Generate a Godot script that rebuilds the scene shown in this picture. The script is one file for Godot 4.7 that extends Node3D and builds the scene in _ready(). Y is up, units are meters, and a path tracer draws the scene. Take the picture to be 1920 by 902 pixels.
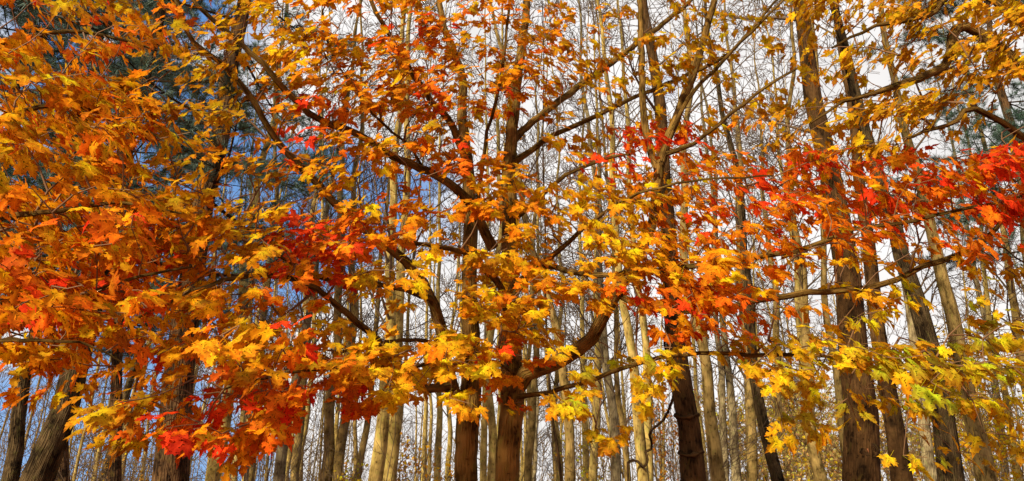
extends Node3D
# An autumn maple at the edge of a bare wood, seen from the ground.

const F := 1388.0                     # focal length in pixels of the 1920 x 902 photograph
const PITCH := deg_to_rad(20.9)
const EYE := Vector3(0, 1.6, 0)
const LX := Vector2(1920, 902)

var rng := RandomNumberGenerator.new()
var bark := {}
var leaf_meshes: Array = []
var leaf_mats := {}
var foliage_mat: StandardMaterial3D
var taken := {}

# ---------------------------------------------------------------- helpers
func at(px: float, py: float, d: float) -> Vector3:
	# a pixel of the photograph gives the direction, d metres ahead the distance
	var x := (px - 960.0) / F
	var y := (451.0 - py) / F
	var wy := y * cos(PITCH) + sin(PITCH)
	var wz := y * sin(PITCH) - cos(PITCH)
	return EYE + Vector3(x, wy, wz) * (d / -wz)

func metres(wpx: float, py: float, d: float) -> float:
	var y := (451.0 - py) / F
	return wpx / F * d / (cos(PITCH) - y * sin(PITCH))

func pixel_of(p: Vector3) -> Vector2:
	var v := p - EYE
	var cy := v.y * cos(PITCH) + v.z * sin(PITCH)
	var cz := -v.y * sin(PITCH) + v.z * cos(PITCH)
	if cz > -0.1: return Vector2(-9999, -9999)
	return Vector2(960.0 + F * v.x / -cz, 451.0 - F * cy / -cz)

func numbered(n: String) -> String:
	if not taken.has(n):
		taken[n] = 0
		return n
	taken[n] += 1
	return "%s_%03d" % [n, taken[n]]

func thing(called: String, label: String, category: String, where: Vector3, group := "") -> Node3D:
	var o := Node3D.new()
	o.name = numbered(called)
	add_child(o)
	o.position = where
	o.set_meta("label", label)
	o.set_meta("category", category)
	if group != "": o.set_meta("group", group)
	return o

func sr(r: float, g: float, b: float) -> Color:
	return Color(r, g, b).linear_to_srgb()

func rv() -> Vector3:
	return Vector3(rng.randfn(), rng.randfn(), rng.randfn())

class Buf:
	var v := PackedVector3Array()
	var n := PackedVector3Array()
	var t := PackedVector2Array()
	var i := PackedInt32Array()
	func mesh(m: Material) -> ArrayMesh:
		var a := []
		a.resize(Mesh.ARRAY_MAX)
		a[Mesh.ARRAY_VERTEX] = v
		a[Mesh.ARRAY_NORMAL] = n
		a[Mesh.ARRAY_TEX_UV] = t
		a[Mesh.ARRAY_INDEX] = i
		var am := ArrayMesh.new()
		am.add_surface_from_arrays(Mesh.PRIMITIVE_TRIANGLES, a)
		am.surface_set_material(0, m)
		return am

func tube(b: Buf, pts: PackedVector3Array, rad: PackedFloat32Array, sides: int, rough := 0.0, shift := 0.0) -> void:
	var m := pts.size()
	if m < 2: return
	var base := b.v.size()
	var tn := (pts[1] - pts[0]).normalized()
	var u := tn.cross(Vector3(0.31, 0.17, 0.93)).normalized()
	var along := shift
	for k in m:
		if k > 0: along += pts[k].distance_to(pts[k - 1])
		if k < m - 1 and k > 0: tn = (pts[k + 1] - pts[k - 1]).normalized()
		elif k == m - 1: tn = (pts[k] - pts[k - 1]).normalized()
		u = (u - tn * u.dot(tn)).normalized()
		var w := tn.cross(u)
		for s in sides + 1:
			var a := TAU * s / sides
			var dir := u * cos(a) + w * sin(a)
			var r := rad[k]
			if rough > 0.0:
				r *= 1.0 + rough * (sin(a * 3.0 + along * 1.3 + shift) * 0.5 + sin(a * 5.0 - along * 2.1 + shift * 2.0) * 0.35 + sin(along * 5.3 + a * 2.0) * 0.3)
			b.v.append(pts[k] + dir * r)
			b.n.append(dir)
			b.t.append(Vector2(float(s) / sides * maxf(1.0, roundf(rad[0] * 6.0)), along * 0.5))
	for k in m - 1:
		for s in sides:
			var p := base + k * (sides + 1) + s
			var q := p + sides + 1
			b.i.append_array(PackedInt32Array([p, q, p + 1, p + 1, q, q + 1]))

func smooth(pts: PackedVector3Array, rad: PackedFloat32Array, step: float, wob: float) -> Array:
	# Catmull-Rom through the points, with a little natural wander
	var op := PackedVector3Array()
	var orr := PackedFloat32Array()
	for k in pts.size() - 1:
		var p0 := pts[maxi(k - 1, 0)]
		var p1 := pts[k]
		var p2 := pts[k + 1]
		var p3 := pts[mini(k + 2, pts.size() - 1)]
		var n := maxi(1, int(p1.distance_to(p2) / step))
		for j in n:
			var f := float(j) / n
			var q := p1.cubic_interpolate(p2, p0, p3, f)
			if not (k == 0 and j == 0): q += rv() * wob
			op.append(q)
			orr.append(lerpf(rad[k], rad[k + 1], f))
	op.append(pts[pts.size() - 1])
	orr.append(rad[pts.size() - 1])
	return [op, orr]

func part(b: Buf, called: String, m: Material, parent: Node3D, stuff := false) -> MeshInstance3D:
	var o := MeshInstance3D.new()
	o.name = called
	o.mesh = b.mesh(m)
	if stuff: o.set_meta("kind", "stuff")
	parent.add_child(o, true)
	return o

func local(pts: PackedVector3Array, o: Vector3) -> PackedVector3Array:
	var r := PackedVector3Array()
	for p in pts: r.append(p - o)
	return r

# ---------------------------------------------------------------- materials
func noise_img(sd: int, freq: float, w: int, h: int, oct := 4) -> Image:
	var n := FastNoiseLite.new()
	n.seed = sd
	n.frequency = freq
	n.fractal_octaves = oct
	n.noise_type = FastNoiseLite.TYPE_SIMPLEX_SMOOTH
	return n.get_seamless_image(w, h)

func make_bark(sd: int, dark: Vector3, light: Vector3, furrow: float, spots: float, relief: float) -> StandardMaterial3D:
	var w := 256
	var h := 512
	var fine := noise_img(sd, 0.035, w, h)
	fine.resize(w, h)
	var streak := noise_img(sd + 1, 0.05, w, 64, 3)
	streak.resize(w, h, Image.INTERPOLATE_CUBIC)
	var blotch := noise_img(sd + 2, 0.008, w, h, 3)
	var moss := noise_img(sd + 3, 0.013, w, h, 3)
	var col := Image.create(w, h, false, Image.FORMAT_RGB8)
	var hei := Image.create(w, h, false, Image.FORMAT_L8)
	for y in h:
		for x in w:
			var a := fine.get_pixel(x, y).r
			var s := streak.get_pixel(x, y).r
			var bl := blotch.get_pixel(x, y).r
			var ridge := 1.0 - absf(s * 2.0 - 1.0) * 1.6
			ridge = clampf(lerpf(0.5, 1.0 - ridge, furrow) + (a - 0.5) * 0.7, 0.0, 1.0)
			var f := clampf(ridge * 0.65 + (bl - 0.5) * 1.5 + 0.15, 0.0, 1.0)
			var c := dark.lerp(light, f)
			if spots > 0.0 and a + bl * 0.4 < 0.36 + spots * 0.1: c = c.lerp(dark * 0.45, 0.8)
			var mo := clampf((moss.get_pixel(x, y).r - 0.62) * 5.0, 0.0, 1.0) * clampf((a - 0.3) * 3.0, 0.0, 1.0)
			c = c.lerp(Vector3(light.x * 0.62, light.y * 0.80, light.z * 0.55), mo * 0.7)
			col.set_pixel(x, y, sr(c.x, c.y, c.z))
			hei.set_pixel(x, y, Color(ridge, ridge, ridge))
	col.generate_mipmaps()
	var m := StandardMaterial3D.new()
	m.albedo_texture = ImageTexture.create_from_image(col)
	m.roughness = 0.9
	m.metallic_specular = 0.12
	m.heightmap_enabled = true
	m.heightmap_texture = ImageTexture.create_from_image(hei)
	m.heightmap_scale = relief
	return m

func leaf_texture() -> ImageTexture:
	# pale veins and blotches of the leaf blade; uv (0.5, 0.1) is the leaf base, v runs to the tip
	var s := 128
	var im := Image.create(s, s, false, Image.FORMAT_RGB8)
	var nz := noise_img(77, 0.03, s, s, 4)
	var nz2 := noise_img(78, 0.06, s, s, 3)
	var veins: Array = []
	for a in [0.0, 0.82, -0.82, 1.62, -1.62]: veins.append(Vector2(sin(a), cos(a)))
	for y in s:
		for x in s:
			var p := Vector2((x + 0.5) / s - 0.5, (y + 0.5) / s - 0.12)
			var v := 0.0
			for d: Vector2 in veins:
				var t := p.dot(d)
				if t > 0.0: v = maxf(v, 1.0 - absf(p.cross(d)) / (0.016 * (1.1 - minf(t, 0.9))))
				if t > 0.0:                                 # side veins
					var c := absf(p.cross(d))
					var w := absf(fposmod(t - c * 1.0, 0.13) - 0.065) 
					if c < 0.16: v = maxf(v, (1.0 - w / 0.008) * 0.4)
			v = clampf(v, 0.0, 1.0)
			var n := nz.get_pixel(x, y).r
			var g := 0.90 + 0.26 * (n - 0.5)
			var spot := clampf((nz2.get_pixel(x, y).r - 0.70) * 9.0, 0.0, 1.0) * 0.55
			g *= 1.0 - spot
			im.set_pixel(x, y, Color(minf(1.0, g + 0.14 * v), minf(1.0, g * (1.06 - 0.34 * p.length() + 0.2 * (n - 0.5)) + 0.16 * v), minf(1.0, g + 0.1 * v)))
	im.generate_mipmaps()
	return ImageTexture.create_from_image(im)

# palettes: leaf blade colours, linear; k is ochre, toned darker for the corner vignette
const PAL := {
	"o": Vector3(0.84, 0.345, 0.008), "O": Vector3(0.87, 0.22, 0.010), "r": Vector3(0.86, 0.070, 0.012), "y": Vector3(0.82, 0.48, 0.012),
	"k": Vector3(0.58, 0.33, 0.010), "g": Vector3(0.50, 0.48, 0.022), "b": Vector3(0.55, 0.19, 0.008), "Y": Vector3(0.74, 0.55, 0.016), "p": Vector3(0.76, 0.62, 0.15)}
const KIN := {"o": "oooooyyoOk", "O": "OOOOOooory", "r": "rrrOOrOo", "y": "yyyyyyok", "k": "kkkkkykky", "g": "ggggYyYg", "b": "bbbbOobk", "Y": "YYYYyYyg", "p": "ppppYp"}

func shade_of(letter: String) -> int:
	# an index into the leaf colours: palette letter and one of five tones
	var s: String = KIN[letter]
	var l := s[rng.randi() % s.length()]
	return "oOrykgbYp".find(l) * 5 + rng.randi() % 5

func tone(i: int) -> Vector3:
	var l := "oOrykgbYp"[i / 5]
	var c: Vector3 = PAL[l]
	var k: float = [0.72, 0.86, 1.0, 1.1, 1.0][i % 5]
	var g: float = [0.9, 1.12, 1.0, 1.22, 0.85][i % 5]
	return Vector3(c.x * k, c.y * k * g, c.z)

func make_leaf(bend: float, fold: float, twist: float, thin: float) -> ArrayMesh:
	var half := [Vector2(0.05, -0.02), Vector2(0.20, -0.09), Vector2(0.33, -0.10), Vector2(0.30, 0.00), Vector2(0.42, 0.03), Vector2(0.33, 0.11), Vector2(0.46, 0.17), Vector2(0.60, 0.20), Vector2(0.52, 0.28), Vector2(0.66, 0.45), Vector2(0.48, 0.42), Vector2(0.45, 0.52), Vector2(0.33, 0.44), Vector2(0.19, 0.42), Vector2(0.21, 0.55), Vector2(0.33, 0.62), Vector2(0.23, 0.68), Vector2(0.22, 0.80), Vector2(0.11, 0.80)]
	var st := SurfaceTool.new()
	st.begin(Mesh.PRIMITIVE_TRIANGLES)
	var lift := func(p: Vector2) -> Vector3:
		var z := -bend * (p.y * p.y * 0.7 + p.x * p.x * 0.9) + fold * absf(p.x) + twist * p.x * p.y + 0.03 * sin(p.x * 11.0 + p.y * 7.0)
		return Vector3(p.x, p.y, z)
	var put := func(p: Vector2):
		st.set_uv(Vector2(0.5 + p.x * 0.72, 0.12 + p.y * 0.8))
		st.add_vertex(lift.call(p))
	st.set_smooth_group(0)
	# two half blades that share the midrib
	for s: float in [1.0, -1.0]:
		var poly := PackedVector2Array([Vector2(0, 0.0)])
		for p: Vector2 in half: poly.append(Vector2(p.x * thin * s, p.y))
		for y: float in [1.04, 0.8, 0.6, 0.4, 0.2]: poly.append(Vector2(0, y))
		var tri := Geometry2D.triangulate_polygon(poly)
		for k in range(0, tri.size(), 3):
			var q := [poly[tri[k]], poly[tri[k + 1]], poly[tri[k + 2]]]
			if (q[1] - q[0]).cross(q[2] - q[0]) > 0.0: q.reverse()
			for p: Vector2 in q: put.call(p)
	# the leaf stalk
	for w: float in [-1.0, 1.0]:
		st.set_uv(Vector2(0.5, 0.2)); st.add_vertex(Vector3(0.008 * w, 0.0, 0.0))
		st.set_uv(Vector2(0.5, 0.2)); st.add_vertex(Vector3(0.006 * w, -0.62, 0.05))
		st.set_uv(Vector2(0.5, 0.2)); st.add_vertex(Vector3(-0.007 * w, -0.31 - 0.31 * w, 0.025 + 0.025 * w))
	st.generate_normals()
	return st.commit()

func leaf_material(c: Color, tex: ImageTexture, vcol: bool) -> StandardMaterial3D:
	var m := StandardMaterial3D.new()
	m.albedo_color = c
	m.albedo_texture = tex
	m.vertex_color_use_as_albedo = vcol
	m.roughness = 0.6
	m.metallic_specular = 0.10
	m.cull_mode = BaseMaterial3D.CULL_DISABLED
	m.backlight_enabled = true
	m.backlight = Color(0.95, 0.95, 0.95)
	return m

# ---- leafy maples
class Maple:
	var pos := PackedVector3Array()      # skeleton points to grow twigs from
	var far := PackedFloat32Array()      # their way from the foot of the tree
	var twig := PackedInt32Array()       # the twig a point belongs to (-1: a limb)
	var root: Node3D
	var leaves: Array = []               # [Transform3D, colour index, mesh index]

func add_limb(t: Maple, rows: Array, called: String, sides: int, m: Material, start := -1.0) -> void:
	# rows: px, py, metres ahead, width in pixels
	var pts := PackedVector3Array()
	var rad := PackedFloat32Array()
	for r: Array in rows:
		pts.append(at(r[0], r[1], r[2]))
		rad.append(metres(r[3], r[1], r[2]) * 0.5)
	if called == "trunk":
		var foot := pts[0] + (pts[0] - pts[1]).normalized() * 0.02
		var dirv := (pts[0] - pts[1]).normalized()
		foot = pts[0] + dirv * (pts[0].y / maxf(0.2, -dirv.y))
		foot = Vector3(lerpf(foot.x, pts[0].x, 0.3), 0.0, lerpf(foot.z, pts[0].z, 0.3))
		var r0 := rad[0]
		pts.insert(0, Vector3(lerpf(foot.x, pts[0].x, 0.3), 0.35, lerpf(foot.z, pts[0].z, 0.3)))
		rad.insert(0, r0 * 1.12)
		pts.insert(0, foot + Vector3(0, -0.05, 0))
		rad.insert(0, r0 * 1.6)
	var sm := smooth(pts, rad, 0.13, 0.006)
	var b := Buf.new()
	tube(b, local(sm[0], t.root.position), sm[1], sides, 0.07, rng.randf() * 9.0)
	part(b, called, m, t.root)
	var way := 0.0
	if called != "trunk":                # where it leaves the tree built so far
		var best := 1e9
		for k in t.pos.size():
			var d := t.pos[k].distance_squared_to(pts[0])
			if d < best:
				best = d
				way = t.far[k]
	for k in sm[0].size():
		if k > 0: way += sm[0][k].distance_to(sm[0][k - 1])
		if sm[0][k].y > 2.2 or called != "trunk":
			t.pos.append(sm[0][k])
			t.far.append(way)
			t.twig.append(-1)

func grow(t: Maple, targets: Array, axis: Vector3, wood: Material, per: float) -> void:
	# targets: [point, palette letter]; each becomes a leafy spray at the end of a twig
	var order: Array = []
	for g: Array in targets:
		var best := 1e9
		for k in range(0, t.pos.size(), 2):
			best = minf(best, t.pos[k].distance_squared_to(g[0]))
		order.append([best, g])
	order.sort_custom(func(a, b): return a[0] < b[0])
	var twigs: Array = []                # [points, parent twig, weight]
	for o: Array in order:
		var g: Vector3 = o[1][0]
		var best := 1e9
		var bk := 0
		for k in t.pos.size():
			var c := t.pos[k].distance_to(g) + 0.22 * t.far[k]
			if c < best:
				best = c
				bk = k
		var a := t.pos[bk]
		var dist := a.distance_to(g)
		var n := clampi(int(dist / 0.14), 2, 24)
		var side := (g - a).cross(Vector3.UP)
		if side.length() > 0.001: side = side.normalized()
		var bow := (Vector3.UP * rng.randf_range(-0.04, 0.16) + side * rng.randf_range(-0.12, 0.12)) * dist
		var pts := PackedVector3Array()
		for k in n + 1:
			var f := float(k) / n
			var p := a.lerp(g, f) + bow * sin(f * PI)
			if k > 0: p += rv() * 0.012 * minf(1.0, dist)
			pts.append(p)
		var ti := twigs.size()
		twigs.append([pts, t.twig[bk], 1.0])
		var way := t.far[bk]
		for k in range(1, n + 1):
			way += pts[k].distance_to(pts[k - 1])
			t.pos.append(pts[k])
			t.far.append(way)
			t.twig.append(ti)
		spray(t, pts, axis, o[1][1], per, wood, twigs)
	for k in range(twigs.size() - 1, -1, -1):
		var p: int = twigs[k][1]
		if p >= 0: twigs[p][2] += twigs[k][2]
	var b := Buf.new()
	for w: Array in twigs:
		var pts: PackedVector3Array = w[0]
		var r0 := 0.0026 + 0.0026 * sqrt(float(w[2]))
		var rad := PackedFloat32Array()
		for k in pts.size(): rad.append(lerpf(minf(r0, 0.02), 0.0026, pow(float(k) / (pts.size() - 1), 1.3)))
		tube(b, local(pts, t.root.position), rad, 4 if r0 > 0.006 else 3, 0.0, 0.0)
	part(b, "twigs", wood, t.root, true)

func spray(t: Maple, pts: PackedVector3Array, axis: Vector3, letter: String, per: float, _wood: Material, twigs: Array) -> void:
	var n := pts.size()
	var tip := pts[n - 1]
	var dir := (tip - pts[n - 2]).normalized()
	var outw := Vector3(tip.x - axis.x, 0, tip.z - axis.z).normalized()
	dir = (dir * 0.6 + outw * 0.6 + rv() * 0.35)
	dir.y = dir.y * 0.4 - 0.05
	dir = dir.normalized()
	var lenn := rng.randf_range(0.22, 0.42)
	var end := tip + dir * lenn * 0.6
	var sh := PackedVector3Array([tip, tip + dir * lenn * 0.3 + rv() * 0.01, end])
	twigs.append([sh, twigs.size() - 1, 0.3])
	var count := int(round(per * rng.randf_range(0.7, 1.35)))
	var mood := rng.randf()
	var sidev := dir.cross(Vector3.UP).normalized()
	for k in count:
		var f := float(k) / count
		var s := 1.0 if k % 2 == 0 else -1.0
		var p := end - dir * lenn * f + rv() * 0.015
		var ax := dir * rng.randf_range(0.2, 0.9) + sidev * s * rng.randf_range(0.2, 1.0) + Vector3.DOWN * rng.randf_range(0.15, 0.9) + rv() * 0.2
		if k == 0: ax = dir + Vector3.DOWN * 0.4 + rv() * 0.2
		ax = ax.normalized()
		var nm := Vector3.UP * rng.randf_range(0.5, 1.0) + outw * rng.randf_range(0.4, 1.2) + rv() * 0.26
		nm = (nm - ax * nm.dot(ax)).normalized()
		var size := rng.randf_range(0.085, 0.14) * (1.12 if mood > 0.6 else 1.0)
		if rng.randf() < 0.12: size *= 0.7
		var stalk := size * 0.6
		var bas := Basis(ax.cross(nm).normalized(), ax, nm).scaled(Vector3.ONE * size)
		bas = Basis(bas.x, bas.y, bas.z)
		t.leaves.append([Transform3D(bas, p + ax * stalk), shade_of(letter), rng.randi() % leaf_meshes.size()])

func dress(t: Maple) -> void:
	# the 300 leaves that show largest are parts, the rest one foliage part for each blade shape
	var rank: Array = []
	for k in t.leaves.size():
		var p: Vector3 = t.leaves[k][0].origin
		var q := pixel_of(p)
		var seen := q.x > 0 and q.x < LX.x and q.y > 0 and q.y < LX.y
		rank.append([p.distance_to(EYE) + (0.0 if seen else 1000.0), k])
	rank.sort_custom(func(a, b): return a[0] < b[0])
	var rest: Array = []
	for m in leaf_meshes.size(): rest.append([])
	for j in rank.size():
		var l: Array = t.leaves[rank[j][1]]
		var tr: Transform3D = l[0]
		tr.origin -= t.root.position
		if j < 300:
			var o := MeshInstance3D.new()
			o.name = "leaf"
			o.mesh = leaf_meshes[l[2]]
			o.material_override = leaf_mats[l[1]]
			o.transform = tr
			t.root.add_child(o, true)
		else:
			rest[l[2]].append([tr, l[1]])
	for m in leaf_meshes.size():
		if rest[m].is_empty(): continue
		scatter("foliage", leaf_meshes[m], foliage_mat, rest[m], t.root)

func scatter(called: String, mesh: Mesh, mat: Material, items: Array, parent: Node3D) -> void:
	var mm := MultiMesh.new()
	mm.transform_format = MultiMesh.TRANSFORM_3D
	mm.use_colors = true
	mm.mesh = mesh
	mm.instance_count = items.size()
	for k in items.size():
		mm.set_instance_transform(k, items[k][0])
		var c := tone(items[k][1])
		var j := 0.85 + 0.3 * fposmod(k * 0.6180339, 1.0)
		mm.set_instance_color(k, Color(minf(c.x * j, 0.85), c.y * j, c.z))
	var o := MultiMeshInstance3D.new()
	o.name = called
	o.multimesh = mm
	o.material_override = mat
	o.set_meta("kind", "stuff")
	parent.add_child(o, true)

# How thick the leaves hang over the picture and which colour they have, in 60 pixel cells: colour letter, then how many
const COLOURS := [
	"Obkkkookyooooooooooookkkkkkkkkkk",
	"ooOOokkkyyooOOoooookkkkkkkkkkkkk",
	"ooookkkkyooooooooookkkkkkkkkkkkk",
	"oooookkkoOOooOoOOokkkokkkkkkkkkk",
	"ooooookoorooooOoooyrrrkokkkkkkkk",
	"ooooookokOoooOOoyyrrOOOrOrOrrOrr",
	"oooooooyyooyoooooyyyoOOrOOOrOOrr",
	"oooOOooyyrOOoyoyyyyyooOOOOOOoOOO",
	"oOOoOOoyyrrkyyoyoyyyooooooykkkkk",
	"bObOOoooyOoyyyyyoyyOOOOoooyygggk",
	"bOoboooyyOyyyyyyyyyYOOOoYYYYgYgg",
	"oooooOOooooyyyyOOYYYYYYYYYYgYgYg",
	"boookkorOOOOyyyOOYYYYYYYYYYgggYY",
	"oookkOroOoooooooYYYYYYYYYYYYYYYY",
	"oookkkkkkoooooooYYYYYYYYYYYYYYYY"]
const AMOUNT := [
	"42234655788988887654433334557777",
	"65533555788988876533332122556666",
	"78864333567888876543333112566655",
	"88873223456777664422333222566443",
	"88876322333666555345544333554333",
	"78885432222344556577677777777777",
	"77776545433333466668888877788878",
	"78887666567543457776655565554443",
	"77777665357432358655655212311111",
	"66655554312221368532777412311111",
	"54444444445432477200553233434443",
	"23333466678876467111223344454444",
	"11012234688663554233302223332222",
	"00022254420000000011000011111111",
	"00000000000000000000000000001110"]
# metres ahead of the leaves: columns 240 pixels apart, rows 225
const AHEAD := [
	[5.1, 5.4, 6.2, 6.6, 7.4, 7.6, 7.2, 6.2, 5.8],
	[4.6, 4.8, 6.0, 6.8, 7.4, 7.6, 6.8, 6.0, 5.6],
	[4.6, 4.8, 5.4, 6.0, 6.8, 6.2, 5.8, 5.6, 5.4],
	[4.5, 4.7, 5.0, 5.6, 6.2, 6.2, 5.6, 5.2, 5.2],
	[4.5, 4.7, 5.0, 5.6, 6.0, 6.2, 5.6, 5.0, 5.0]]

func ahead(px: float, py: float) -> float:
	var x := clampf(px / 240.0, 0.0, 7.999)
	var y := clampf(py / 225.5, 0.0, 3.999)
	var i := int(x)
	var j := int(y)
	return lerpf(lerpf(AHEAD[j][i], AHEAD[j][i + 1], x - i), lerpf(AHEAD[j + 1][i], AHEAD[j + 1][i + 1], x - i), y - j)

# ---------------------------------------------------------------- bare forest trees
func bare_branch(b: Buf, p: Vector3, dir: Vector3, lenn: float, r: float, level: int, kids: Array, up: float, minr: float) -> void:
	var seg := 4 if level == 0 else 3
	var pts := PackedVector3Array([p])
	var rad := PackedFloat32Array([r])
	var q := p
	var d := dir
	for k in seg:
		d = (d + rv() * 0.13 + Vector3.UP * up).normalized()
		q += d * lenn / seg
		pts.append(q)
		rad.append(maxf(minr, r * (1.0 - 0.85 * (k + 1.0) / seg)))
	tube(b, pts, rad, 4 if level == 0 else 3)
	if level >= kids.size(): return
	for c in kids[level]:
		var f := rng.randf_range(0.25, 1.0)
		var i := mini(int(f * seg), seg - 1)
		var at_ := pts[i].lerp(pts[i + 1], f * seg - i)
		var ax := (pts[i + 1] - pts[i]).normalized()
		var s := ax.cross(rv()).normalized()
		bare_branch(b, at_, (ax * 0.75 + s * 0.75).normalized(), lenn * rng.randf_range(0.32, 0.6) * (1.15 - 0.5 * f), maxf(minr, r * (1.0 - 0.7 * f) * 0.6), level + 1, kids, up, minr)

func bare_crown(pts: PackedVector3Array, rad: PackedFloat32Array, n: int, from_y: float, kids: Array, reach: float, rise: float, minr: float) -> Buf:
	var b := Buf.new()
	var top := pts[pts.size() - 1].y
	for k in n:
		var y := lerpf(from_y, top, pow(rng.randf(), 0.85))
		var i := 0
		while i < pts.size() - 2 and pts[i + 1].y < y: i += 1
		var f := clampf((y - pts[i].y) / maxf(0.01, pts[i + 1].y - pts[i].y), 0.0, 1.0)
		var p := pts[i].lerp(pts[i + 1], f)
		var r := lerpf(rad[i], rad[i + 1], f)
		var a := rng.randf() * TAU
		var rr := rng.randf_range(rise * 0.5, rise * 1.5)
		var low := 1.0 - 0.5 * clampf((y - from_y) / (top - from_y), 0.0, 1.0)
		bare_branch(b, p, Vector3(cos(a), rr, sin(a)).normalized(), reach * low * rng.randf_range(0.5, 1.2), maxf(minr * 1.3, r * rng.randf_range(0.18, 0.36)), 0, kids, 0.05, minr)
	return b

func trunk_line(rows: Array, d: float, w: float, high: float) -> Array:
	# rows: px, py down to up; returns points and radii from the ground to the top
	var pts := PackedVector3Array()
	for r: Array in rows: pts.append(at(r[0], r[1], d))
	var r0 := metres(w, rows[0][1], d) * 0.5
	var dn := (pts[0] - pts[1]).normalized()
	var foot := pts[0] + dn * (pts[0].y / maxf(0.3, -dn.y))
	var last := pts[pts.size() - 1]
	var upv := (last - pts[maxi(0, pts.size() - 2)]).normalized()
	upv = (upv + Vector3.UP * 0.6).normalized()
	var y0 := last.y
	var full := PackedVector3Array([Vector3(foot.x, -0.05, foot.z), foot.lerp(pts[0], 0.25)])
	full.append_array(pts)
	while full[full.size() - 1].y < high:
		upv = (upv + rv() * 0.03 + Vector3.UP * 0.08).normalized()
		full.append(full[full.size() - 1] + upv * maxf(1.6, (high - y0) / 7.0))
	var rad := PackedFloat32Array()
	for k in full.size():
		var f := clampf((full[k].y - pts[0].y) / maxf(1.0, high - pts[0].y), 0.0, 1.0)
		rad.append(r0 * (1.0 - 0.88 * pow(f, 0.75)) if k > 1 else r0 * ([1.5, 1.1][k]))
	var sm := smooth(full, rad, 0.5, r0 * 0.05)
	var ph := rng.randf() * TAU
	var sway := rng.randf_range(0.4, 1.6) * r0 * (0.25 if w > 30.0 else 1.0)
	for k in sm[0].size():
		var y: float = sm[0][k].y
		sm[0][k] += Vector3(sin(y * 0.9 + ph) + 0.5 * sin(y * 2.3 + ph * 2.0), 0, cos(y * 0.7 + ph)) * sway * 0.5
	return sm

func forest_tree(called: String, label: String, rows: Array, d: float, w: float, m: Material, high: float, n: int, kids: Array, group := "", from := 0.28, reach := 3.2, rise := 0.75, minr := 0.006) -> Node3D:
	var line := trunk_line(rows, d, w, high)
	var foot: Vector3 = line[0][0]
	var t := thing(called, label, "tree", Vector3(foot.x, 0, foot.z), group)
	var b := Buf.new()
	var lp := local(line[0], t.position)
	tube(b, lp, line[1], 14 if w > 30 else 10, 0.06, rng.randf() * 7.0)
	part(b, "trunk", m, t)
	if n > 0:
		part(bare_crown(lp, line[1], n, high * from, kids, reach, rise, minr), "crown", bark.twig, t)
	return t

func needle_tuft() -> ArrayMesh:
	var st := SurfaceTool.new()
	st.begin(Mesh.PRIMITIVE_TRIANGLES)
	for k in 26:
		var a := TAU * k / 26.0 * 5.0
		var up := 0.25 + 0.75 * fposmod(k * 0.618, 1.0)
		var d := Vector3(cos(a) * 0.75, up, sin(a) * 0.75).normalized()
		var s := d.cross(Vector3(0.2, 0.5, 0.8)).normalized() * 0.018
		var p := Vector3(0, 0.5 * fposmod(k * 0.37, 1.0), 0)
		st.add_vertex(p - s); st.add_vertex(p + s); st.add_vertex(p + d * 0.95 + Vector3(0, -0.08, 0))
	st.generate_normals()
	return st.commit()

func needles(t: Node3D, tips: Array, mesh: Mesh, mat: Material) -> void:
	var mm := MultiMesh.new()
	mm.transform_format = MultiMesh.TRANSFORM_3D
	mm.mesh = mesh
	mm.instance_count = tips.size()
	for k in tips.size(): mm.set_instance_transform(k, tips[k])
	var o := MultiMeshInstance3D.new()
	o.name = "foliage"
	o.multimesh = mm
	o.material_override = mat
	o.set_meta("kind", "stuff")
	t.add_child(o, true)

func pine_boughs(t: Node3D, pts: PackedVector3Array, rad: PackedFloat32Array, n: int, lo: float, hi: float, reach: float, bias: Vector3, mesh: Mesh, mat: Material) -> void:
	var tips: Array = []
	var b := Buf.new()
	for k in n:
		var y := lerpf(lo, hi, (k + rng.randf()) / n)
		var i := 0
		while i < pts.size() - 2 and pts[i + 1].y < y: i += 1
		var p := pts[i]
		var a := rng.randf() * TAU
		var dir := (Vector3(cos(a), rng.randf_range(-0.15, 0.3), sin(a)) + bias * rng.randf()).normalized()
		var lenn := reach * rng.randf_range(0.55, 1.1) * (1.0 - 0.5 * (y - lo) / (hi - lo))
		var line := PackedVector3Array([p])
		var lr := PackedFloat32Array([maxf(0.02, rad[i] * 0.22)])
		var q := p
		for s in 6:
			dir = (dir + rv() * 0.08 + Vector3(0, -0.03 + 0.03 * s, 0)).normalized()
			q += dir * lenn / 6.0
			line.append(q)
			lr.append(lerpf(lr[0], 0.006, (s + 1) / 6.0))
			if s < 1: continue
			for c in 3:
				var sd := dir.cross(Vector3.UP).normalized() * (1.0 if c % 2 == 0 else -1.0)
				var d2 := (dir * 0.7 + sd * rng.randf_range(0.4, 1.0) + Vector3(0, rng.randf_range(-0.15, 0.3), 0)).normalized()
				var l2 := lenn * rng.randf_range(0.14, 0.3)
				var tp := PackedVector3Array([q, q + d2 * l2 * 0.5 + rv() * 0.02, q + d2 * l2])
				tube(b, tp, PackedFloat32Array([0.008, 0.005, 0.003]), 3)
				for j in 8:
					var f := 0.2 + 0.8 * j / 7.0
					var e := tp[0].lerp(tp[2], f) + rv() * 0.03
					var dd := (d2 + rv() * 0.45 + Vector3.UP * 0.15).normalized()
					var x := dd.cross(rv()).normalized()
					tips.append(Transform3D(Basis(x, dd, x.cross(dd)).scaled(Vector3.ONE * rng.randf_range(0.13, 0.20)), e))
		tube(b, line, lr, 5)
	part(b, "boughs", bark.dark, t)
	needles(t, tips, mesh, mat)

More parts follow.
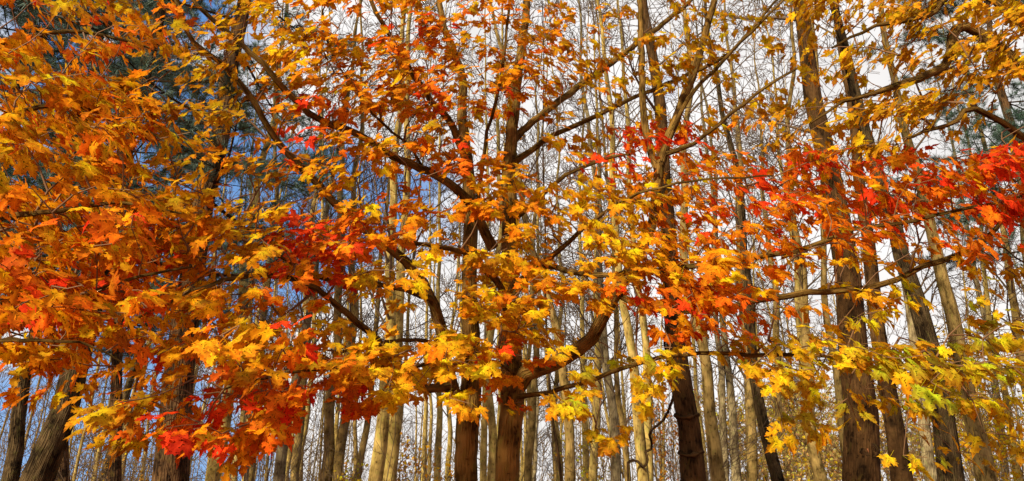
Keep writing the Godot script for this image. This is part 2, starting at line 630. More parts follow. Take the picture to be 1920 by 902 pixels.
func sapling(called: String, label: String, px: float, py: float, d: float, wide: float, tall: float, letter: String, count: int, size: float, group := "") -> Node3D:
	# thin stems with small leaves; (px, py) is the middle of its leaves
	var c := at(px, py, d)
	var t := thing(called, label, "shrub", Vector3(c.x, 0, c.z), group)
	var b := Buf.new()
	var items: Array = []
	var stems := 5
	var mid := c.y
	for s in stems:
		var a := rng.randf() * TAU
		var foot := Vector3(cos(a), 0, sin(a)) * 0.12
		var top := Vector3(cos(a) * wide * rng.randf_range(0.15, 0.5), mid + tall * rng.randf_range(0.1, 0.5), sin(a) * wide * rng.randf_range(0.15, 0.5))
		var pts := PackedVector3Array()
		var rad := PackedFloat32Array()
		for k in 9:
			var f := k / 8.0
			pts.append(foot.lerp(top, f) + rv() * 0.04 * f + Vector3(0, 0.3 * sin(f * PI), 0))
			rad.append(lerpf(0.022, 0.005, f))
		tube(b, pts, rad, 4)
		for k in 11:
			var f := rng.randf_range(0.3, 1.0)
			var i := mini(int(f * 8), 7)
			var p := pts[i].lerp(pts[i + 1], f * 8 - i)
			var e := Vector3(rng.randf_range(-0.5, 0.5) * wide, mid + rng.randf_range(-0.5, 0.5) * tall, rng.randf_range(-0.5, 0.5) * wide)
			e = p.lerp(e, 0.65)
			var tw := PackedVector3Array([p, p.lerp(e, 0.5) + rv() * 0.06 + Vector3(0, 0.05, 0), e])
			tube(b, tw, PackedFloat32Array([0.007, 0.005, 0.003]), 3)
			for j in int(count / (stems * 11.0)) + 1:
				var q := tw[1].lerp(tw[2], rng.randf_range(-0.4, 1.15)) + rv() * 0.07
				var ax := (rv() + Vector3.DOWN * 0.8).normalized()
				var nm := (Vector3.UP + rv() * 0.6)
				nm = (nm - ax * nm.dot(ax)).normalized()
				items.append([Transform3D(Basis(ax.cross(nm), ax, nm).scaled(Vector3.ONE * size * rng.randf_range(0.7, 1.3)), q), shade_of(letter)])
	part(b, "stems", bark.twig, t)
	scatter("foliage", leaf_meshes[0], foliage_mat, items, t)
	return t

const LANDMARKS := [[78, "leaning furrowed trunk"], [320, "thick scaly pine"], [406, "sunlit pale trunk"], [523, "straight pale trunk by the red bough"], [606, "mossy trunk"], [715, "close pale pair of trunks"], [775, "orange sapling"], [873, "leaning maple stem"], [950, "straight maple stem"], [1075, "olive forked trunk"], [1153, "bright smooth trunk"], [1212, "tan trunk with the vine"], [1300, "ringed dark trunk"], [1356, "tan trunk laced by a thin vine"], [1457, "slim dark furrowed trunk"], [1546, "olive trunk by the yellow thicket"], [1622, "trunk with the pruned knot"], [1790, "dark leaning trunk"], [1850, "two-toned leaning trunk"], [1905, "slim grey trunk"]]

func landmark(px: float) -> String:
	var best: Array = LANDMARKS[0]
	for l: Array in LANDMARKS:
		if absf(l[0] - px) < absf(best[0] - px): best = l
	return best[1]

# ---------------------------------------------------------------- sky
func make_sky() -> Sky:
	var w := 1024
	var h := 512
	var n1 := FastNoiseLite.new()
	n1.seed = 22
	n1.frequency = 1.15
	n1.fractal_octaves = 5
	var im := Image.create(w, h, false, Image.FORMAT_RGBF)
	for y in h:
		var el := PI * (0.5 - (y + 0.5) / h)
		for x in w:
			var az := wrapf(TAU * (x + 0.5) / w, -PI, PI)     # 0 is straight ahead (-z), positive to the right
			var d := Vector3(sin(az) * cos(el), sin(el), -cos(az) * cos(el))
			var e := clampf(sin(el), 0.0, 1.0)
			var blue := Vector3(0.16, 0.27, 0.44).lerp(Vector3(0.028, 0.10, 0.27), pow(e, 0.55))
			var c := 1.35 * n1.get_noise_3d(d.x * 1.6, d.y * 2.6, d.z * 1.6) + 0.40 * sin(az * 3.0 - 0.20) + 0.30
			var f := smoothstep(-0.12, 0.22, c)
			var soft := 0.92 + 0.18 * n1.get_noise_3d(d.x * 4.0 + 7.0, d.y * 5.0, d.z * 4.0)
			var cl := Vector3(0.50, 0.488, 0.48) * soft
			var v := blue.lerp(cl, f)
			if el < 0.0: v = v.lerp(Vector3(0.20, 0.15, 0.09), smoothstep(0.0, -0.06, el))
			im.set_pixel(x, y, Color(v.x, v.y, v.z))
	var pm := PanoramaSkyMaterial.new()
	pm.panorama = ImageTexture.create_from_image(im)
	var sky := Sky.new()
	sky.sky_material = pm
	return sky

# ================================================================= the scene
func _ready() -> void:
	rng.seed = 20241
	var cam := Camera3D.new()
	cam.name = "camera"
	cam.position = EYE
	cam.rotation = Vector3(PITCH, 0, 0)
	cam.fov = rad_to_deg(2.0 * atan(451.0 / F))
	cam.far = 400.0
	add_child(cam)
	cam.current = true

	var env := Environment.new()
	env.background_mode = Environment.BG_SKY
	env.sky = make_sky()
	env.background_energy_multiplier = 1.0
	env.tonemap_mode = Environment.TONE_MAPPER_LINEAR
	env.tonemap_exposure = 2.15
	env.sdfgi_enabled = true
	env.ssao_enabled = true
	env.ssil_enabled = true
	var we := WorldEnvironment.new()
	we.name = "environment"
	we.environment = env
	add_child(we)

	var sun := DirectionalLight3D.new()
	sun.name = "sun"
	sun.light_energy = 1.3
	sun.light_color = Color(1.0, 0.93, 0.79)
	sun.light_angular_distance = 4.0
	sun.shadow_enabled = true
	add_child(sun)
	sun.look_at_from_position(Vector3.ZERO, -Vector3(-0.60, 0.52, 0.72), Vector3.UP)

	# materials
	bark.maple = make_bark(11, Vector3(0.055, 0.030, 0.008), Vector3(0.24, 0.138, 0.036), 0.75, 0.35, 1.8)
	bark.dark = make_bark(21, Vector3(0.022, 0.013, 0.008), Vector3(0.13, 0.072, 0.032), 0.9, 0.4, 2.4)
	bark.brown = make_bark(61, Vector3(0.020, 0.011, 0.005), Vector3(0.092, 0.049, 0.019), 0.55, 0.5, 1.6)
	bark.grey = make_bark(31, Vector3(0.020, 0.013, 0.007), Vector3(0.105, 0.072, 0.034), 1.0, 0.2, 2.4)
	bark.pale = make_bark(41, Vector3(0.17, 0.115, 0.034), Vector3(0.42, 0.31, 0.10), 0.35, 0.55, 0.7)
	bark.ash = make_bark(71, Vector3(0.10, 0.075, 0.04), Vector3(0.34, 0.275, 0.15), 0.8, 0.3, 1.6)
	bark.olive = make_bark(51, Vector3(0.09, 0.06, 0.02), Vector3(0.29, 0.20, 0.07), 0.5, 0.5, 1.0)
	var tw := StandardMaterial3D.new()
	tw.albedo_color = sr(0.08, 0.05, 0.025)
	tw.roughness = 0.85
	bark.twig = tw
	var mt := StandardMaterial3D.new()
	mt.albedo_color = sr(0.13, 0.062, 0.022)
	mt.roughness = 0.8
	bark.maple_twig = mt
	var ltex := leaf_texture()
	foliage_mat = leaf_material(Color.WHITE, ltex, true)
	for k in 45:
		var c := tone(k)
		leaf_mats[k] = leaf_material(sr(c.x, c.y, c.z), ltex, false)
	leaf_meshes = [make_leaf(0.15, 0.06, 0.0, 1.05), make_leaf(0.32, 0.14, 0.1, 1.0), make_leaf(0.08, -0.10, -0.18, 1.08), make_leaf(0.45, 0.28, 0.18, 0.95), make_leaf(-0.12, 0.18, -0.12, 1.05), make_leaf(0.75, 0.4, 0.3, 0.85), make_leaf(0.25, -0.2, 0.3, 1.1)]

	# ground: a gently uneven sheet of leaf litter out to the horizon
	var gb := Buf.new()
	var gn := FastNoiseLite.new()
	gn.seed = 3
	gn.frequency = 0.03
	var gs := 80
	for j in gs + 1:
		for i in gs + 1:
			var u := (i - gs / 2.0) / (gs / 2.0)
			var v := (j - gs / 2.0) / (gs / 2.0)
			var p := Vector3(signf(u) * pow(absf(u), 2.2) * 320.0, 0, signf(v) * pow(absf(v), 2.2) * 320.0)
			p.y = gn.get_noise_2d(p.x, p.z) * 0.12 - 0.06
			gb.v.append(p)
			gb.n.append(Vector3.UP)
			gb.t.append(Vector2(p.x, p.z) * 0.4)
	for j in gs:
		for i in gs:
			var a := j * (gs + 1) + i
			gb.i.append_array(PackedInt32Array([a, a + 1, a + gs + 1, a + 1, a + gs + 2, a + gs + 1]))
	var gm := StandardMaterial3D.new()
	var gi := noise_img(5, 0.06, 512, 512, 5)
	var gc := Image.create(512, 512, false, Image.FORMAT_RGB8)
	for y in 512:
		for x in 512:
			var f := gi.get_pixel(x, y).r
			gc.set_pixel(x, y, sr(0.10 + 0.36 * f, 0.045 + 0.17 * f * f, 0.015 + 0.02 * f))
	gm.albedo_texture = ImageTexture.create_from_image(gc)
	gm.roughness = 0.95
	var go := part(gb, "ground", gm, self)
	go.set_meta("kind", "structure")
	go.set_meta("label", "brown leaf litter on the woodland floor")
	go.set_meta("category", "ground")

	build_maples()
	build_dark_trees()
	build_wood()
	build_understory()

func build_maples() -> void:
	# ---- the maple with two stems in the middle
	var main := Maple.new()
	var ft := at(915, 902, 8.5)
	main.root = thing("maple_tree", "two-stemmed maple with orange, red and gold leaves spreading across the wood edge", "tree", Vector3(ft.x, 0, ft.z))
	var B: Material = bark.maple
	add_limb(main, [[873, 902, 8.6, 44], [874, 840, 8.6, 43], [880, 760, 8.6, 44], [884, 700, 8.6, 36], [882, 600, 8.6, 31], [880, 500, 8.65, 29], [882, 400, 8.7, 26], [876, 300, 8.7, 22], [866, 220, 8.7, 18], [866, 140, 8.7, 15], [832, 50, 8.6, 12], [822, -60, 8.5, 10], [830, -200, 8.5, 6]], "trunk", 16, B)
	add_limb(main, [[950, 902, 8.4, 46], [956, 820, 8.4, 44], [962, 720, 8.4, 46], [958, 640, 8.4, 38], [956, 540, 8.4, 34], [956, 420, 8.4, 30], [954, 320, 8.4, 26], [962, 220, 8.4, 21], [974, 110, 8.4, 17], [986, 20, 8.4, 14], [990, -100, 8.4, 10], [996, -250, 8.4, 6]], "trunk", 16, B)
	var L := [
		# left limbs, from the fork of the left stem
		[[876, 770, 8.6, 30], [850, 735, 8.5, 27], [836, 680, 8.2, 25], [830, 636, 8.0, 24], [812, 570, 7.8, 21], [780, 510, 7.6, 19], [720, 456, 7.3, 17], [665, 410, 7.1, 16], [630, 380, 6.9, 15], [575, 325, 6.7, 14], [520, 265, 6.5, 13], [465, 175, 6.3, 11], [415, 120, 6.2, 10], [360, 75, 6.1, 9], [330, 0, 6.0, 8], [310, -80, 6, 5]],
		[[845, 725, 8.4, 20], [795, 726, 7.8, 16], [750, 691, 7.2, 14], [705, 636, 6.7, 13], [670, 606, 6.4, 13], [630, 571, 6.1, 12], [595, 541, 5.8, 11], [540, 522, 5.5, 11], [480, 516, 5.2, 10], [420, 526, 5.0, 8], [330, 560, 4.7, 7], [250, 600, 4.5, 6]],
		[[812, 565, 7.8, 14], [790, 553, 7.5, 11], [725, 536, 7.0, 10], [655, 526, 6.6, 9], [600, 523, 6.2, 8], [560, 500, 6.0, 6], [500, 470, 5.7, 5]],
		[[925, 465, 8.4, 22], [910, 440, 8.3, 20], [880, 380, 8.0, 18], [820, 330, 7.6, 16], [750, 300, 7.2, 15], [670, 250, 6.8, 14], [605, 227, 6.5, 13], [555, 190, 6.3, 13], [490, 120, 6.1, 11], [445, 75, 6.0, 10], [370, 10, 5.8, 8], [320, -60, 5.7, 5]],
		[[878, 320, 8.7, 18], [850, 240, 8.3, 14], [810, 190, 8.0, 12], [765, 125, 7.7, 11], [730, 65, 7.4, 9], [695, 0, 7.2, 8], [670, -90, 7.0, 5]],
		[[956, 620, 8.3, 18], [945, 551, 8.0, 14], [915, 511, 7.6, 13], [880, 476, 7.2, 11], [820, 462, 6.8, 9], [740, 452, 6.4, 7], [690, 440, 6.1, 5]],
		[[900, 420, 8.4, 9], [897, 380, 8.2, 8], [910, 265, 7.9, 7], [935, 165, 7.6, 6], [957, 0, 7.3, 5]],
		[[790, 310, 7.4, 6], [775, 280, 7.3, 5], [715, 230, 7.0, 5], [665, 170, 6.8, 4], [615, 85, 6.6, 4], [605, 20, 6.5, 3]],
		# right limbs
		[[966, 730, 8.4, 36], [990, 698, 8.3, 33], [1060, 671, 8.0, 29], [1110, 636, 7.8, 26], [1148, 560, 7.5, 24], [1175, 516, 7.3, 22], [1210, 455, 7.2, 20], [1222, 420, 7.2, 19], [1238, 310, 7.2, 18], [1260, 240, 7.2, 17], [1305, 125, 7.2, 15], [1340, 0, 7.2, 12], [1360, -100, 7.2, 8]],
		[[1236, 330, 7.2, 15], [1216, 275, 7.3, 14], [1206, 200, 7.4, 13], [1203, 100, 7.5, 12], [1200, 0, 7.6, 10], [1195, -120, 7.6, 6]],
		[[958, 545, 8.4, 16], [985, 520, 8.0, 13], [1025, 500, 7.6, 11], [1110, 515, 7.0, 11], [1200, 511, 6.5, 11], [1310, 498, 6.2, 11], [1435, 481, 6.0, 11], [1490, 471, 5.9, 10], [1550, 451, 5.8, 9], [1600, 430, 5.7, 8], [1715, 412, 5.6, 7], [1865, 380, 5.5, 6], [1990, 350, 5.4, 4]],
		[[1155, 550, 7.5, 14], [1220, 580, 7.2, 11], [1310, 585, 6.9, 11], [1405, 568, 6.6, 11], [1440, 561, 6.5, 12], [1515, 548, 6.4, 12], [1625, 541, 6.3, 12], [1680, 525, 6.2, 11], [1730, 501, 6.2, 11], [1800, 476, 6.1, 11], [1850, 448, 6.0, 10], [1880, 410, 6.0, 7], [1960, 380, 5.9, 5]],
		[[972, 745, 8.3, 12], [988, 741, 8.2, 10], [1030, 735, 8.0, 9], [1085, 721, 7.6, 9], [1175, 688, 7.0, 8], [1240, 671, 6.6, 8], [1310, 663, 6.3, 8], [1410, 666, 6.0, 8], [1530, 667, 5.6, 7], [1660, 681, 5.3, 6], [1790, 696, 5.1, 5], [1900, 690, 5.0, 3]],
		[[960, 270, 8.4, 18], [980, 245, 8.5, 14], [1080, 165, 8.8, 13], [1170, 100, 9.1, 11], [1280, 15, 9.4, 8], [1330, -40, 9.5, 5]],
		[[956, 310, 8.4, 15], [1020, 265, 8.2, 10], [1100, 225, 8.0, 9], [1185, 185, 7.8, 8], [1290, 140, 7.5, 8], [1360, 105, 7.3, 7], [1435, 25, 7.1, 5], [1480, -20, 7, 3]],
		[[956, 420, 8.4, 13], [990, 390, 8.2, 9], [1060, 330, 7.8, 8], [1130, 300, 7.5, 6], [1180, 290, 7.2, 4]],
		[[1258, 250, 7.2, 10], [1290, 185, 7.0, 8], [1355, 115, 6.8, 7], [1437, 30, 6.6, 5], [1490, -20, 6.5, 4]],
		[[1246, 290, 7.2, 10], [1300, 270, 6.9, 8], [1370, 215, 6.7, 7], [1440, 160, 6.5, 6], [1510, 120, 6.4, 4]],
		[[958, 560, 8.3, 14], [1010, 500, 7.7, 11], [1070, 451, 7.2, 9], [1100, 425, 6.9, 8], [1160, 380, 6.5, 6], [1240, 350, 6.1, 5], [1330, 335, 5.9, 4], [1450, 330, 5.7, 3]],
		[[884, 690, 8.5, 12], [870, 660, 7.9, 10], [850, 650, 7.2, 8], [830, 670, 6.5, 7], [760, 690, 5.9, 6], [660, 690, 5.3, 5], [540, 700, 4.9, 5], [420, 730, 4.6, 4]],
		[[962, 700, 8.2, 9], [950, 690, 7.6, 7], [930, 680, 6.9, 6], [900, 680, 6.4, 5]],
		[[836, 660, 8.1, 9], [800, 640, 7.6, 8], [740, 640, 7.0, 7], [640, 660, 6.3, 6]],
	]
	for l: Array in L: add_limb(main, l, "limb", 10, B)

	# ---- a second maple whose stem stands beside the view, left of it
	var left := Maple.new()
	var lf := Vector3(-5.4, 0, -5.2)
	left.root = thing("maple_tree", "orange-leaved maple reaching in low branches in front of the leaning grey trunk", "tree", lf)
	var lx := func(p: Vector3) -> Array:
		var q := pixel_of(p)
		return [q.x, q.y, EYE.z - p.z]
	var trow: Array = []
	for r: Array in [[0, 0.9, 62], [0.02, 2.0, 56], [-0.05, 3.2, 50], [0.05, 4.6, 42], [0.0, 6.0, 32], [0.1, 7.4, 22], [0.1, 9.0, 10]]:
		var a: Array = lx.call(lf + Vector3(r[0], r[1], 0))
		trow.append([a[0], a[1], a[2], r[2]])
	add_limb(left, trow, "trunk", 14, B)
	for r: Array in [
		[2.3, [[20, 560, 4.7, 12], [140, 556, 4.3, 9], [260, 520, 4.2, 6], [360, 500, 4.2, 4]]],
		[3.0, [[-30, 420, 4.8, 13], [100, 400, 4.5, 9], [220, 380, 4.5, 7], [340, 400, 4.6, 4]]],
		[3.7, [[-30, 240, 4.9, 13], [80, 200, 4.8, 9], [180, 210, 4.8, 7], [300, 260, 4.8, 4]]],
		[4.4, [[-20, 90, 5.2, 13], [60, 70, 5.2, 9], [160, 60, 5.2, 7], [280, 90, 5.3, 4]]],
		[2.1, [[-60, 660, 4.5, 10], [60, 640, 4.2, 7], [150, 640, 4.1, 5], [230, 680, 4.1, 3]]],
		[5.2, [[-60, -60, 5.4, 12], [60, -80, 5.6, 8], [200, -60, 5.8, 6]]]]:
		var a: Array = lx.call(lf + Vector3(0.05, r[0], 0))
		var rows: Array = [[a[0], a[1], a[2], 26]]
		rows.append_array(r[1])
		add_limb(left, rows, "limb", 9, B)

	# ---- a third, ochre one, right of the view; corner vignette toned into its leaves
	var right := Maple.new()
	var rf := Vector3(6.6, 0, -6.4)
	right.root = thing("maple_tree", "ochre-leaved maple whose high branches reach over the dark trunk with a pruned knot", "tree", rf)
	trow = []
	for r: Array in [[0, 0.9, 66], [0.02, 2.2, 58], [0.05, 3.6, 52], [-0.05, 5.0, 44], [0.0, 6.6, 32], [0.1, 8.2, 22], [0.1, 9.8, 10]]:
		var a: Array = lx.call(rf + Vector3(r[0], r[1], 0))
		trow.append([a[0], a[1], a[2], r[2]])
	add_limb(right, trow, "trunk", 14, B)
	for r: Array in [
		[3.9, [[1840, 65, 6.4, 20], [1770, 125, 6.2, 17], [1690, 158, 6.0, 14], [1640, 175, 5.9, 10], [1580, 190, 5.8, 6], [1520, 230, 5.8, 4]]],
		[3.3, [[1880, 230, 6.0, 12], [1780, 235, 5.9, 8], [1700, 260, 5.8, 5]]],
		[4.6, [[1850, -10, 6.3, 14], [1740, 30, 6.2, 10], [1640, 50, 6.2, 7], [1560, 90, 6.2, 4]]],
		[5.3, [[1850, -120, 6.2, 12], [1700, -100, 6.2, 8], [1560, -60, 6.3, 5]]]]:
		var a: Array = lx.call(rf + Vector3(-0.05, r[0], 0))
		var rows: Array = [[a[0], a[1], a[2], 26]]
		rows.append_array(r[1])
		add_limb(right, rows, "limb", 9, B)

	# ---- the leaf sprays
	var clump := FastNoiseLite.new()
	clump.seed = 9
	clump.frequency = 0.006
	var ta: Array = []
	var tb: Array = []
	var tc: Array = []
	for j in range(-3, 15):
		for i in range(-2, 34):
			var cj := clampi(j, 0, 14)
			var ci := clampi(i, 0, 31)
			var inside := i == ci and j == cj
			if j < -1 and (i < 0 or i > 31): continue
			var amount := float(AMOUNT[cj][ci]) * (1.0 if inside else 0.3)
			var f := amount * 0.67 * clampf(1.0 + 2.2 * clump.get_noise_2d(i * 60.0, j * 110.0), 0.25, 1.9)
			var n := int(f) + (1 if rng.randf() < f - int(f) else 0)
			for k in n:
				var px := (i + rng.randf()) * 60.0
				var py := (j + rng.randf()) * 60.0 - 18.0
				var d := ahead(px, py) + rng.randfn() * 0.4
				if rng.randf() < 0.25: d += rng.randf_range(0.4, 1.6)
				d = maxf(d, 3.3)
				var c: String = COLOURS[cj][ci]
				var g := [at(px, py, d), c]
				if px < 270.0 + rng.randfn() * 60.0 and py < 660.0: tb.append(g)
				elif px > 1490.0 + rng.randfn() * 60.0 and py < 290.0: tc.append(g)
				else: ta.append(g)
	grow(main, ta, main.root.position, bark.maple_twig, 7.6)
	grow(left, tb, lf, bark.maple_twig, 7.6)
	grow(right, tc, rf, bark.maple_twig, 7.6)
	dress(main)
	dress(left)
	dress(right)
	print("leaves ", main.leaves.size(), " ", left.leaves.size(), " ", right.leaves.size())

func build_dark_trees() -> void:
	var K := [5, 3]
	forest_tree("oak_tree", "leaning grey furrowed trunk beside the dark pine", [[78, 902], [118, 770], [165, 600], [205, 420]], 9.2, 56, bark.grey, 15, 12, K, "", 0.45)
	forest_tree("oak_tree", "grey trunk half hidden behind the leaning furrowed one", [[8, 902], [36, 780], [58, 680], [90, 520]], 13.0, 30, bark.grey, 16, 14, K, "", 0.4)
	var tuft := needle_tuft()
	var nm := StandardMaterial3D.new()
	nm.albedo_color = sr(0.030, 0.075, 0.050)
	nm.roughness = 0.6
	nm.cull_mode = BaseMaterial3D.CULL_DISABLED
	var pine := func(label: String, rows: Array, d: float, w: float, high: float, n: int, lo: float, reach: float, bias: Vector3):
		var line := trunk_line(rows, d, w, high)
		var f: Vector3 = line[0][0]
		var t := thing("pine_tree", label, "tree", Vector3(f.x, 0, f.z))
		var b := Buf.new()
		var lp := local(line[0], t.position)
		tube(b, lp, line[1], 14, 0.07, 2.0)
		part(b, "trunk", bark.dark, t)
		pine_boughs(t, lp, line[1], n, lo, high, reach, bias, tuft, nm)
	pine.call("dark pine with thick scaly trunk rising behind the orange leaves", [[320, 902], [328, 800], [342, 650], [370, 450], [400, 300], [430, 150]], 9.6, 66, 16.0, 40, 4.6, 3.0, Vector3(-0.9, 0, -0.3))
	pine.call("dense dark pine standing behind the leaning grey trunk", [[120, 902], [130, 600], [150, 300]], 15.0, 26, 19.0, 90, 6.0, 4.2, Vector3.ZERO)
	pine.call("dark pine at the far side of the half hidden grey trunk", [[-60, 902], [-30, 500]], 13.0, 30, 18.0, 60, 4.5, 3.8, Vector3.ZERO)
	pine.call("dark pine filling the gap between the leaning grey trunk and the thick scaly pine", [[215, 902], [222, 500], [235, 200]], 13.0, 24, 17.0, 70, 5.2, 3.2, Vector3.ZERO)
	pine.call("blue-green pine behind the slim pale trunks on the yellow bushes' side", [[1985, 902], [1930, 400]], 15.0, 30, 20.0, 80, 6.5, 3.6, Vector3.ZERO)

	var ringed := forest_tree("oak_tree", "smooth dark brown trunk with ringed bark beside the hanging vine", [[1300, 902], [1293, 800], [1283, 740], [1272, 620], [1250, 400], [1232, 200], [1215, 60]], 10.6, 48, bark.brown, 16, 16, K, "", 0.45)
	for ry: Array in [[1287, 782.0], [1295, 852.0]]:
		var rc := at(ry[0], ry[1], 10.6) - ringed.position
		var rb := Buf.new()
		var rl := PackedVector3Array()
		var rq := PackedFloat32Array()
		var rr := metres(47, ry[1], 10.6) * 0.5
		for k in 25:
			var a := TAU * k / 24.0
			rl.append(rc + Vector3(cos(a) * rr * 0.9, 0.03 * sin(a * 2.0 + 1.0), sin(a) * rr * 0.9))
			rq.append(0.026 + 0.010 * sin(a * 5.0) + 0.008 * sin(a * 9.0 + 1.0))
		tube(rb, rl, rq, 7, 0.3)
		part(rb, "bark_ring", bark.brown, ringed)
	var big := forest_tree("oak_tree", "thickest dark brown trunk with an orange pruned knot", [[1622, 902], [1609, 780], [1596, 650], [1583, 520], [1560, 340], [1520, 120], [1508, 40]], 9.6, 68, bark.brown, 16, 14, K, "", 0.42)
	# the pruned knot: a raised collar of bark round a pale disc
	var kc := at(1616, 849, 9.6)
	var kb := Buf.new()
	var kr := PackedVector3Array()
	var kq := PackedFloat32Array()
	var r0 := metres(68, 850, 9.6) * 0.5
	var kp := kc + Vector3(0.0, 0, r0 * 0.93) - big.position
	for k in 19:
		var a := TAU * k / 18.0
		kr.append(kp + Vector3(cos(a) * 0.085, sin(a) * 0.066 + 0.012 * sin(a * 2.0), -0.012 + 0.006 * sin(a * 3.0)))
		kq.append(0.036 + 0.010 * sin(a * 2.0 + 0.6))
	tube(kb, kr, kq, 8, 0.25)
	var collar := part(kb, "knot_collar", bark.dark, big)
	collar.set_meta("label", "swollen bark ring round the pruned knot")
	var kd := Buf.new()
	tube(kd, PackedVector3Array([kp + Vector3(0, 0, -0.06), kp + Vector3(0, 0, 0.004), kp + Vector3(0.004, 0, 0.012), kp + Vector3(0.004, 0, 0.0125)]), PackedFloat32Array([0.055, 0.05, 0.036, 0.001]), 12, 0.3)
	var km := StandardMaterial3D.new()
	km.albedo_color = sr(0.26, 0.085, 0.03)
	km.roughness = 0.8
	part(kd, "cut_wood", km, collar)
	forest_tree("oak_tree", "brown trunk close behind the one with the pruned knot", [[1690, 902], [1668, 740], [1647, 600], [1634, 500], [1600, 260], [1568, 0]], 12.0, 38, bark.brown, 17, 14, K, "", 0.45)
	forest_tree("oak_tree", "dark leaning trunk among the yellow-green maple leaves", [[1790, 902], [1768, 780], [1745, 660], [1716, 560], [1688, 480], [1640, 300]], 11.2, 45, bark.grey, 16, 14, K, "", 0.45)
	forest_tree("oak_tree", "two-toned leaning trunk next to the yellow bushes", [[1850, 902], [1828, 780], [1800, 650], [1768, 525], [1725, 360]], 14.0, 36, bark.olive, 17, 14, K, "", 0.45)
	forest_tree("oak_tree", "slim dark furrowed trunk behind the gold leaves of the low maple branch", [[1457, 902], [1440, 800], [1425, 700], [1405, 560], [1392, 470], [1370, 300]], 13.6, 24, bark.grey, 16, 14, K, "", 0.45)
	forest_tree("oak_tree", "olive-brown trunk next to the smooth dark ringed one", [[1337, 902], [1326, 780], [1316, 690], [1300, 580], [1290, 400]], 13.4, 26, bark.olive, 17, 16, K, "", 0.4)

